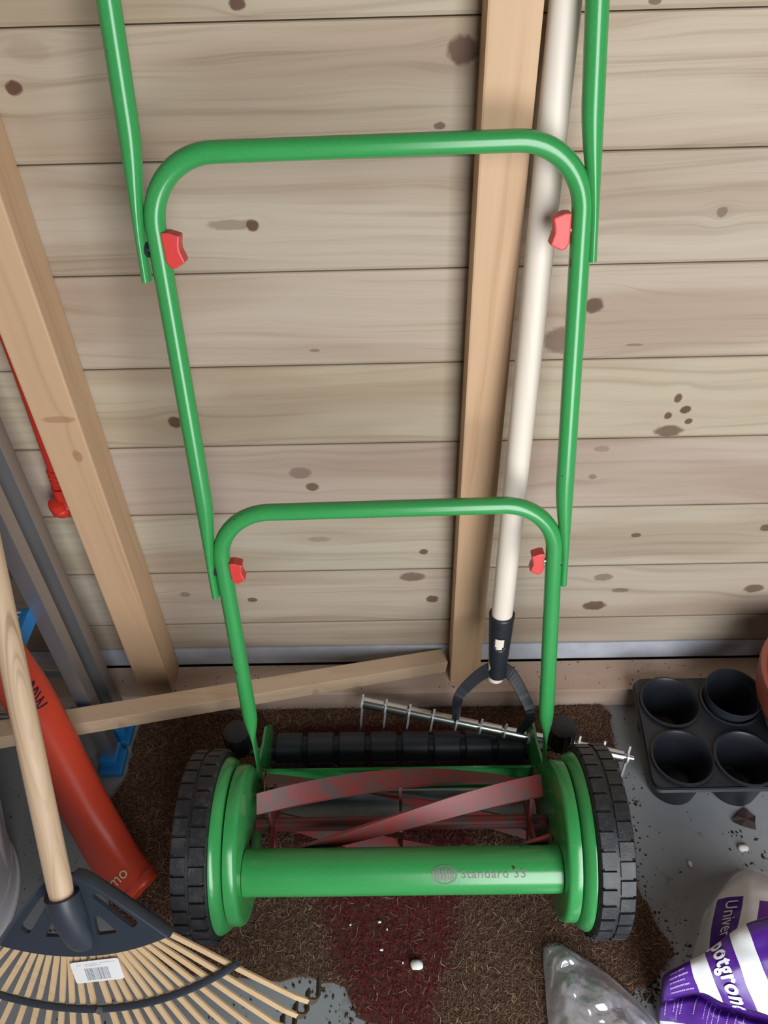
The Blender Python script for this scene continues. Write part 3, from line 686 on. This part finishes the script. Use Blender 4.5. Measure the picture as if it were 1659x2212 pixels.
# tines
APX = -.008; NTN = 24; tips = []
for i in range(NTN):
    k = i - (NTN - 1) / 2; ang = math.radians(55.2) * (k / ((NTN - 1) / 2)); ang = ang + math.copysign(math.radians(1.2), ang) * (1 - abs(k) / 11.5)
    sx, cx_ = math.sin(ang), math.cos(ang); tl = lerp(.287, .301, (abs(ang) / .96) ** 2)
    yb = .0655 + (.0865 - .0655) * (1 - min(1, (sx / cx_ * .08 / .106) ** 2)); r0 = (yb - APX) / cx_ - .008 if abs(sx) > 0 else yb
    r0 = min(r0, .128)
    dr = RL * sx + RA * cx_; sd = RL * cx_ - RA * sx; base = rp(0, APX, -.0022); jit = random.uniform(-.0006, .0006)
    b = MB(); R = []
    prof = [(r0, 0, 0), (.16, .0, 0), (.22, .001, 0), (tl - .02, .0005, 0), (tl - .004, -.002, 0)]
    for (rr, ww, _) in prof:
        c = base + dr * rr + RNn * ww + sd * jit; hw_, ht = .0032, .0013
        R.append([c + sd * (hw_ * a2) + RNn * (ht * b2) for a2, b2 in ((-1, -1), (1, -1), (1, 1), (-1, 1))])
    b.rings(R); tn = b.build('tine', BAMBOO, rk)
    # scorched bent hook at the end
    c = base + dr * (tl - .006) - RNn * .0022; R = []
    for j in range(9):
        a = j / 8 * math.radians(105); q = c + dr * (.011 * math.sin(a)) - RNn * (.011 * (1 - math.cos(a)))
        if j == 8: q = R_last + (-RNn * math.cos(.2) - dr * math.sin(.2)) * .026
        t_ = dr * math.cos(min(a, 1.8)) - RNn * math.sin(min(a, 1.8)); nn_ = RNn * math.cos(min(a, 1.8)) + dr * math.sin(min(a, 1.8)); R_last = q
        R.append([q + sd * (.0040 * a2) + nn_ * (.0013 * b2) for a2, b2 in ((-1, -1), (1, -1), (1, 1), (-1, 1))])
    lowest = min(v.z for ring in R for v in ring)
    if lowest < .001:                              # the lowest hooks are bent flat where they meet the floor
        R = [[Vector((v.x, v.y, max(v.z, .001 + .0006 * (jj % 2)))) for jj, v in enumerate(ring)] for ring in R]
    MB().rings(R).build('hook', m_plain('scorched_bamboo', (.075, .05, .03), .6) if i == 0 else bpy.data.materials['scorched_bamboo'], tn)
# curved spreader band
bp = [rp(x, .1555 - .0485 * (abs(x) / .170) ** 2.0, .0016) for x in [(-.176 + .352 * i / 40) for i in range(41)]]
MB().tube(bp, [(.0035, .0042)] * 41, 10, up=RNn).build('spreader_band', BLACK2, rk, smooth=True, sharp=60)
MB().tube([rp(0, .154, .004), rp(0, .154, .0072)], .0038, 14).build('screw', DULL, rk, smooth=True, sharp=40)
# price sticker with bar code
stk = [(-.0225, .0925), (.0368, .0905), (.0392, .1158), (-.0208, .1200)]
so_ = Vector(stk[3]); su = (Vector(stk[2]) - Vector(stk[3])); sv = (Vector(stk[0]) - Vector(stk[3]))
def sp(u_, v_, w_): q = so_ + su * u_ + sv * v_; return rp(q.x, q.y, w_)
loop = rounded([(0, 0), (1, 0), (1, 1), (0, 1)], .08)
b = MB(); n = len(loop); b.add([sp(u_, v_, w_) for w_ in (.0016, .0021) for u_, v_ in loop], [tuple(range(n)), tuple(range(n, 2 * n))] + [(i, (i + 1) % n, n + (i + 1) % n, n + i) for i in range(n)])
stick = b.build('sticker', WHITEP, rk)
b = MB(); x = .26
while x < .75:
    w_ = random.choice((.006, .010, .015)); b.add([sp(u_, v_, .0024) for u_, v_ in ((x, .10), (x + w_, .10), (x + w_, .66), (x, .66))], [(0, 1, 2, 3)]); x += w_ + random.choice((.008, .012, .016))
for (u0, u1, vv_) in ((.12, .20, .83), (.28, .56, .85), (.60, .93, .87), (.30, .62, .77)):
    x = u0
    while x < u1: b.add([sp(u_, v_, .0024) for u_, v_ in ((x, vv_), (x + .012, vv_), (x + .012, vv_ + .018), (x, vv_ + .018))], [(0, 1, 2, 3)]); x += .026
b.build('bar_code', m_plain('bar_ink', (.10, .11, .17), .5), stick, fix=False)

# ------------------------------------------------------------------ pots and tray
tray = thing('pot_tray', 'black thermoformed carrier tray with round cups on floor by the wall', 'plant tray', (.46, -.16, 0))
ZT = .086; cups = [at(q, z=ZT) for q in [(1448, 1514), (1578, 1512), (1475, 1634), (1612, 1636)]]
cols = [cups[0], cups[1], cups[2], cups[3]]; RCUP = .0425
# top deck as a plate with four round openings
xs0, xs1, y0_, y1_ = cups[0].x - .048, cups[1].x + .0465, cups[2].y - .045, cups[0].y + .046
y1_ = min(y1_, -.067); bm = bmesh.new(); edges = []
skew = (cups[2].x - cups[0].x) / (cups[2].y - cups[0].y)
def dk(x, y): return (x + skew * (y - cups[0].y), y)
for loop in [rounded([dk(xs0, y0_), dk(xs1, y0_), dk(xs1, y1_), dk(xs0, y1_)], .016)] + [arcpts((c.x, c.y), RCUP + .0005, 0, 2 * PI * 39 / 40, 39) for c in cups]:
    vs_ = [bm.verts.new((x, y, ZT - .006)) for x, y in loop]; edges += [bm.edges.new((vs_[i], vs_[(i + 1) % len(vs_)])) for i in range(len(vs_))]
bmesh.ops.triangle_fill(bm, use_beauty=True, use_dissolve=False, edges=edges, normal=(0, 0, 1))
ex = bmesh.ops.extrude_face_region(bm, geom=bm.faces[:])
for v in [g for g in ex['geom'] if isinstance(g, bmesh.types.BMVert)]: v.co.z -= .0016
bmesh.ops.recalc_face_normals(bm, faces=bm.faces); me = bpy.data.meshes.new('deck'); bm.to_mesh(me); bm.free()
link('deck', me, BLACK, tray)
lp = rounded([dk(xs0, y0_), dk(xs1, y0_), dk(xs1, y1_), dk(xs0, y1_)], .016)
MB().rings([[Vector((x, y, z)) for x, y in [(lerp(cups[0].x + .03, x, s_), lerp((y0_ + y1_) / 2, y, s_)) for x, y in lp]] for s_, z in ((1, ZT - .006), (1.0, ZT - .014), (1.03, ZT - .016))], False, False).build('skirt', BLACK, tray, smooth=True, sharp=50)
for c in cups:
    b = MB(); b.lathe([(RCUP, ZT - .007), (RCUP + .0028, ZT - .004), (RCUP + .003, ZT - .001), (RCUP, ZT), (RCUP - .002, ZT - .003), (RCUP - .004, ZT - .02), (.033, .006), (.028, .0025), (.0001, .002)], (c.x, c.y, 0), 'z', 48)
    b.lathe([(RCUP, ZT - .007), (RCUP - .002, ZT - .02), (.035, .008), (.030, .0006), (.0001, .0006)], (c.x, c.y, 0), 'z', 48)
    b.build('cup', BLACK, tray, smooth=True, sharp=50, fix=False)
c = cups[1]; b = MB(); zb = .010; zt_ = ZT + .022
b.lathe([(.0001, zb), (.027, zb), (.029, zb + .003), (.0385, zt_ - .016), (.0420, zt_ - .015), (.0435, zt_ - .002), (.0430, zt_), (.0415, zt_ - .001), (.0395, zt_ - .014), (.0275, zb + .005), (.0001, zb + .003)], (c.x, c.y, 0), 'z', 48)
tag(b.build('plant_pot', BLACK, smooth=True, sharp=45), 'round black plastic pot standing proud in a cup of the black tray', 'pot')
tp = thing('terracotta_pot', 'large terracotta coloured plastic pot beside the black plant tray', 'pot', (.69, -.14, 0)); b = MB(); cx2 = Vector((.638, -.178, 0))
b.lathe([(.0001, .001), (.043, .001), (.047, .005), (.116, .165), (.124, .167), (.130, .205), (.129, .212), (.122, .212), (.110, .15), (.041, .012), (.0001, .010)], cx2, 'z', 64)
b.build('shell', TERRA, tp, smooth=True, sharp=40)
b = MB(); b.lathe([(.0001, .135), (.06, .138), (.107, .132)], cx2, 'z', 40); b.build('potting_soil', DIRT, tp, smooth=True)

# ------------------------------------------------------------------ potting soil bag
bag = thing('soil_bag', 'crumpled purple and white foil bag of potting soil with folded top', 'soil bag', (.42, -.48, 0))
def grid(ctrl, sub):
    rows = [catmull(r, sub) for r in ctrl]; out = []
    for j in range(len(rows[0])): out.append(catmull([r[j] for r in rows], sub))
    return [[out[j][i] for j in range(len(out))] for i in range(len(out[0]))]
def wrinkle(p, amp, sc): return Vector((0, 0, amp * (mnoise.noise(p * sc) + .6 * mnoise.noise(p * sc * 2.3 + Vector((3, 1, 2))))))
def G(rows): return [[at((x, y), z=z) for (x, y, z) in r] for r in rows]
front = G([[(1450, 2098, .0), (1447, 2098, .060), (1497, 2080, .085), (1530, 2066, .095), (1584, 2028, .105), (1622, 2006, .110), (1705, 1982, .115)],
           [(1432, 2112, .0), (1438, 2104, .095), (1490, 2076, .128), (1522, 2060, .138), (1576, 2020, .150), (1613, 1998, .156), (1700, 1972, .165)],
           [(1430, 2136, .0), (1434, 2130, .090), (1497, 2108, .126), (1537, 2105, .138), (1600, 2092, .150), (1645, 2078, .156), (1740, 2050, .165)],
           [(1430, 2162, .0), (1433, 2156, .070), (1511, 2144, .105), (1561, 2167, .110), (1637, 2185, .118), (1690, 2200, .124), (1790, 2215, .13)]])
lower = G([[(1430, 2162, .0), (1433, 2156, .070), (1511, 2146, .100), (1561, 2170, .104), (1637, 2189, .110), (1690, 2204, .116), (1790, 2220, .12)],
           [(1428, 2172, .0), (1430, 2166, .060), (1508, 2152, .082), (1556, 2178, .085), (1632, 2200, .090), (1688, 2216, .094), (1790, 2232, .10)],
           [(1425, 2188, .0), (1428, 2180, .055), (1500, 2168, .088), (1548, 2194, .092), (1625, 2218, .098), (1685, 2238, .10), (1790, 2260, .105)],
           [(1425, 2210, .0), (1429, 2205, .030), (1490, 2215, .060), (1540, 2240, .062), (1615, 2265, .066), (1680, 2285, .068), (1790, 2310, .07)],
           [(1430, 2225, .0), (1436, 2222, .012), (1490, 2245, .02), (1540, 2268, .02), (1615, 2290, .02), (1680, 2310, .02), (1790, 2335, .02)]])
rear = G([[(1572, 1912, .0), (1590, 1892, .0), (1618, 1880, .0), (1645, 1884, .0), (1700, 1905, .0)],
          [(1540, 1955, .0), (1560, 1925, .026), (1608, 1905, .036), (1640, 1912, .036), (1715, 1928, .02)],
          [(1524, 1975, .0), (1550, 1944, .035), (1606, 1936, .052), (1640, 1946, .054), (1720, 1952, .03)],
          [(1508, 2022, .0), (1537, 2002, .046), (1597, 1988, .072), (1635, 1985, .076), (1735, 1992, .05)],
          [(1496, 2070, .0), (1533, 2062, .050), (1587, 2028, .082), (1628, 2008, .086), (1740, 2012, .06)],
          [(1498, 2092, .0), (1545, 2095, .052), (1600, 2065, .082), (1650, 2050, .084), (1745, 2040, .06)]])
b = MB(); SUB = 9; SURF = {}
for nm, ctrl, fn in (('front', front, lambda c, r: 1 if c in (2, 4) else 0), ('lower', lower, lambda c, r: 0 if r < 3 else 1), ('rear', rear, lambda c, r: 0 if (c in (1, 3) and r >= 2) else 1)):
    g = grid(ctrl, SUB); rr, cc_ = len(g), len(g[0])
    for i in range(rr):
        for j in range(cc_):
            if g[i][j].z > .02 or nm != 'rear': g[i][j] = g[i][j] + wrinkle(g[i][j], .0035 if nm == 'front' else (.0060 if nm == 'lower' else .0018), 26 if nm != 'lower' else 34) * min(1, g[i][j].z / .03)
            g[i][j].z = max(g[i][j].z, .001)
    SURF[nm] = g; base = len(b.v); b.v += [tuple(v) for row in g for v in row]
    for i in range(rr - 1):
        for j in range(cc_ - 1):
            b.f.append((base + i * cc_ + j, base + i * cc_ + j + 1, base + (i + 1) * cc_ + j + 1, base + (i + 1) * cc_ + j)); b.m.append(fn(j // SUB, i // SUB))
body = b.build('foil', [PURPLE, BAGWHITE], bag, smooth=True, sharp=None, fix=False)
def S(nm, c, r, off=.0020):       # c = column, r = row in control units
    g = SURF[nm]; i, j = min(max(r * SUB, 0), len(g) - 1.001), min(max(c * SUB, 0), len(g[0]) - 1.001); i0, j0 = int(i), int(j); fi, fj = i - i0, j - j0
    a, b_, c_, d_ = g[i0][j0], g[i0][j0 + 1], g[i0 + 1][j0], g[i0 + 1][j0 + 1]
    p = a * ((1 - fi) * (1 - fj)) + b_ * ((1 - fi) * fj) + c_ * (fi * (1 - fj)) + d_ * (fi * fj); n_ = (b_ - a).cross(c_ - a).normalized()
    if n_.dot(Vector(CAM) - p) < 0: n_ = -n_
    return p + n_ * off
def print_on(nm, body_, c0, c1, r0, r1, bold=.0):
    me = text_mesh(body_, 1.0, 1.12 if bold else 1.0)
    if bold:                                         # heavier strokes: the letters laid over themselves a hair apart
        bm = bmesh.new()
        for q, (dx, dy) in enumerate([(bold * math.cos(k * PI / 4), bold * math.sin(k * PI / 4)) for k in range(8)]):
            m2 = me.copy()
            for v in m2.vertices: v.co.x += dx; v.co.y += dy
            bm.from_mesh(m2); bpy.data.meshes.remove(m2)
        bm.to_mesh(me); bm.free()
    xs_ = [v.co.x for v in me.vertices]; ys_ = [v.co.y for v in me.vertices]; x0, x1, yl, yh = min(xs_), max(xs_), min(ys_), max(ys_)
    for v in me.vertices: v.co = S(nm, lerp(c0, c1, (v.co.y - yl) / (yh - yl)), lerp(r0, r1, (v.co.x - x0) / (x1 - x0)))
    return me
link('potgrond_lettering', print_on('front', 'potgrond', 3.10, 3.84, 1.08, 3.10, .035), BAGINK, body)
link('universal_lettering', print_on('rear', 'Univer', 1.42, 1.84, 2.25, 3.62, .0), BAGINK, body)
b = MB()                                            # small unreadable lines of text on the side
for (nm, r0, r1, rows_) in (('front', 1.25, 2.75, [1.30, 1.42, 1.54, 1.66, 1.78]), ('lower', 1.25, 2.85, [1.15, 1.42, 1.52, 1.62, 2.02, 2.45, 2.65, 2.85, 3.05, 3.3, 3.5, 3.7])):
    for c0 in rows_:
        r = r0 + random.uniform(0, .15); rend = r1 - random.uniform(0, .5); wl_ = .03 if nm == 'lower' else .028
        if c0 in (2.02, 1.15): wl_ = .045
        while r < rend:
            L = random.uniform(.04, .09); 
            if nm == 'front':   # lines run across
                q = [S(nm, 1.25 + (r - r0) * .42, 1.35 + (c0 - 1.30) * 2.6, .0006), S(nm, 1.25 + (r + L - r0) * .42, 1.35 + (c0 - 1.30) * 2.6, .0006), S(nm, 1.25 + (r + L - r0) * .42, 1.35 + (c0 - 1.30) * 2.6 + .10, .0006), S(nm, 1.25 + (r - r0) * .42, 1.35 + (c0 - 1.30) * 2.6 + .10, .0006)]
            else: q = [S(nm, c0, r, .0006), S(nm, c0 + wl_, r, .0006), S(nm, c0 + wl_, r + L, .0006), S(nm, c0, r + L, .0006)]
            b.add(q, [(0, 1, 2, 3)]); r += L + random.choice((.02, .02, .05))
b.build('small_print', m_plain('lilac_print', (.5, .36, .68), .5), body, fix=False)

# ------------------------------------------------------------------ clear polythene bag
def m_clear():
    n = NT('clear_polythene'); n.done((.80, .80, .86), .18, 0, .8); N_ = n.n; tr = N_('ShaderNodeBsdfTransparent'); gl = N_('ShaderNodeBsdfGlossy'); mx = N_('ShaderNodeMixShader'); m2 = N_('ShaderNodeMixShader')
    gl.inputs['Roughness'].default_value = .17; gl.inputs['Color'].default_value = (.95, .95, 1, 1)
    fr = N_('ShaderNodeLayerWeight'); fr.inputs['Blend'].default_value = .35
    n.set(m2.inputs[0], .45); n.t.links.new(n.b.outputs[0], m2.inputs[1]); n.t.links.new(gl.outputs[0], m2.inputs[2])
    f2 = n.math('ADD', n.math('MULTIPLY', fr.outputs['Facing'], .45), n.ramp(n.noise(n.coord(), 16, 3, .5), [(.35, .28), (.7, .56)]))
    n.set(mx.inputs[0], f2); n.t.links.new(tr.outputs[0], mx.inputs[1]); n.t.links.new(m2.outputs[0], mx.inputs[2])
    out = [q for q in n.t.nodes if q.type == 'OUTPUT_MATERIAL'][0]; n.t.links.new(mx.outputs[0], out.inputs['Surface']); return n.m
pb_ = thing('polythene_bag', 'crumpled clear polythene bag lying on the mat near the mower wheel', 'plastic bag', (.22, -.52, MATZ))
cg = G([[(1174, 2046, .014), (1186, 2042, .020), (1200, 2039, .022), (1212, 2040, .014)],
        [(1174, 2085, .014), (1196, 2078, .040), (1230, 2070, .046), (1262, 2068, .014)],
        [(1178, 2120, .014), (1212, 2115, .052), (1262, 2108, .056), (1312, 2103, .014)],
        [(1180, 2160, .014), (1226, 2158, .054), (1295, 2150, .060), (1356, 2142, .014)],
        [(1184, 2205, .014), (1245, 2205, .056), (1325, 2200, .060), (1400, 2188, .012)],
        [(1190, 2260, .014), (1260, 2262, .052), (1350, 2255, .052), (1440, 2240, .010)],
        [(1200, 2310, .013), (1270, 2315, .016), (1360, 2310, .016), (1450, 2290, .010)]])
g = grid(cg, 18); b = MB(); rr, cc_ = len(g), len(g[0])
for row in g:
    for j, v in enumerate(row):
        edge_ = min(j, cc_ - 1 - j) / 10; q = v * 26
        v.z += min(1, edge_) * .022 * (abs(mnoise.noise(q * .8)) - .25 + .35 * abs(mnoise.noise(q * 2.1)) - .08 + .07 * abs(mnoise.noise(q * 5.1))); v.z = max(v.z, .0125)
b.v = [tuple(v) for row in g for v in row]
b.f = [(i * cc_ + j, i * cc_ + j + 1, (i + 1) * cc_ + j + 1, (i + 1) * cc_ + j) for i in range(rr - 1) for j in range(cc_ - 1)]; b.m = [0] * len(b.f)
CLR = m_clear()
b.build('film', CLR, pb_, smooth=True, sharp=None, fix=False)
b2 = MB(); b2.v = [(v.x, v.y, .0120 + .001 * abs(mnoise.noise(v * 40))) for row in g for v in row]; b2.f = b.f; b2.m = b.m
b2.build('under_film', CLR, pb_, smooth=True, sharp=None, fix=False)

# ------------------------------------------------------------------ litter
def crumb(px, z, size, mat, name, label, cat, group=None, flat=.6, seed=0):
    c = at(px, z=z); bm = bmesh.new(); bmesh.ops.create_icosphere(bm, subdivisions=2, radius=size); rnd = random.Random(seed)
    for v in bm.verts:
        v.co *= 1 + .35 * mnoise.noise(v.co * (1.2 / size) + Vector((seed * 3.3, 0, 0))); v.co.z *= flat
        v.co.x *= 1 + .4 * math.sin(seed * 2.1)
    lo = min(v.co.z for v in bm.verts)
    for v in bm.verts: v.co += Vector((c.x, c.y, z - lo))
    me = bpy.data.meshes.new(name); bm.to_mesh(me); bm.free(); return tag(link(name, me, mat, smooth=True), label, cat, group)
crumb((901, 2086), MATZ, .0065, WHITEBIT, 'foam_crumb', 'white foam crumb on the dark red patch of the mat', 'crumb', seed=1)
crumb((1490, 1868), .0, .0048, WHITEBIT, 'foam_crumb', 'round white crumb on bare concrete between mat and tray', 'crumb', seed=2)
crumb((1604, 1834), .0, .0058, WHITEBIT, 'foam_crumb', 'long white crumb on concrete between pot tray and soil bag', 'crumb', seed=4)
for i, px in enumerate([(820, 1992), (836, 2008), (757, 1998), (824, 2052), (870, 2080)]):
    crumb(px, MATZ, .0018, WHITEBIT, 'mat_crumb', 'tiny pale crumb on the dark red patch of the mat', 'crumb', 'pale crumbs on the mat', seed=7 + i)
lf = [((1580, 1775)), (1590, 1765), (1597, 1752), (1612, 1748), (1620, 1758), (1632, 1762), (1630, 1780), (1633, 1793), (1615, 1788), (1600, 1786)]
pl = [at(q, z=.003) for q in lf]; b = MB(); n = len(pl)
cen_ = sum(pl, Vector()) / n
b.add([v + Vector((0, 0, .002 * math.sin(i * 2.3) + .001)) for i, v in enumerate(pl)] + [cen_ + Vector((0, 0, .0022))], [(i, (i + 1) % n, n) for i in range(n)])
lo_ = b.build('dead_leaf', LEAFM); sm = lo_.modifiers.new('t', 'SOLIDIFY'); sm.thickness = .0006
tag(lo_, 'dark shrivelled leaf on the concrete in front of the pot tray', 'leaf')
V, Fc = [], []
def bit(x, y, z, s):
    b0 = len(V); a = random.uniform(0, PI); u_ = Vector((math.cos(a), math.sin(a), 0)) * s * random.uniform(.6, 1.6); w_ = Vector((-math.sin(a), math.cos(a), 0)) * s * random.uniform(.5, 1)
    p = Vector((x, y, z)); V.extend([p - u_, p + w_, p + u_, p - w_, p + Vector((0, 0, s * .7))]); Fc.extend([(b0, b0 + 1, b0 + 4), (b0 + 1, b0 + 2, b0 + 4), (b0 + 2, b0 + 3, b0 + 4), (b0 + 3, b0, b0 + 4)])
for i in range(900):
    x, y = random.uniform(-.6, .66), random.uniform(-.6, -.07)
    if inside((x, y), mat_poly): continue
    bit(x, y, .0002, random.choice((.0006, .0008, .0012, .0018)))
for i in range(260):                                 # crumbs along the mat's torn right edge and under the bag
    q = random.choice(mat_poly[6:20]); x, y = q.x + random.gauss(.012, .012), q.y + random.gauss(0, .02)
    if not inside((x, y), mat_poly): bit(x, y, .0002, random.choice((.0008, .0014, .002)))
for (px, py, nn_, sg) in ((1400, 2140, 120, .012), (1580, 1720, 14, .006), (1590, 1800, 10, .006), (1370, 1735, 10, .004), (1650, 1850, 40, .02), (760, 2200, 50, .02), (640, 2150, 60, .04), (135, 2010, 20, .01)):
    c = at((px, py), z=0)
    for i in range(nn_): bit(random.gauss(c.x, sg), random.gauss(c.y, sg * .7), .0002, random.choice((.001, .0018, .003)))
for i in range(200): bit(random.uniform(-.5, .6), random.uniform(-.06, -.005), .0452, random.choice((.0005, .0008, .0015)))
me = bpy.data.meshes.new('dirt_crumbs'); me.from_pydata(V, [], Fc)
tag(link('dirt_crumbs', me, DIRT), 'dark soil crumbs scattered over concrete and sill', 'dirt', kind='stuff')
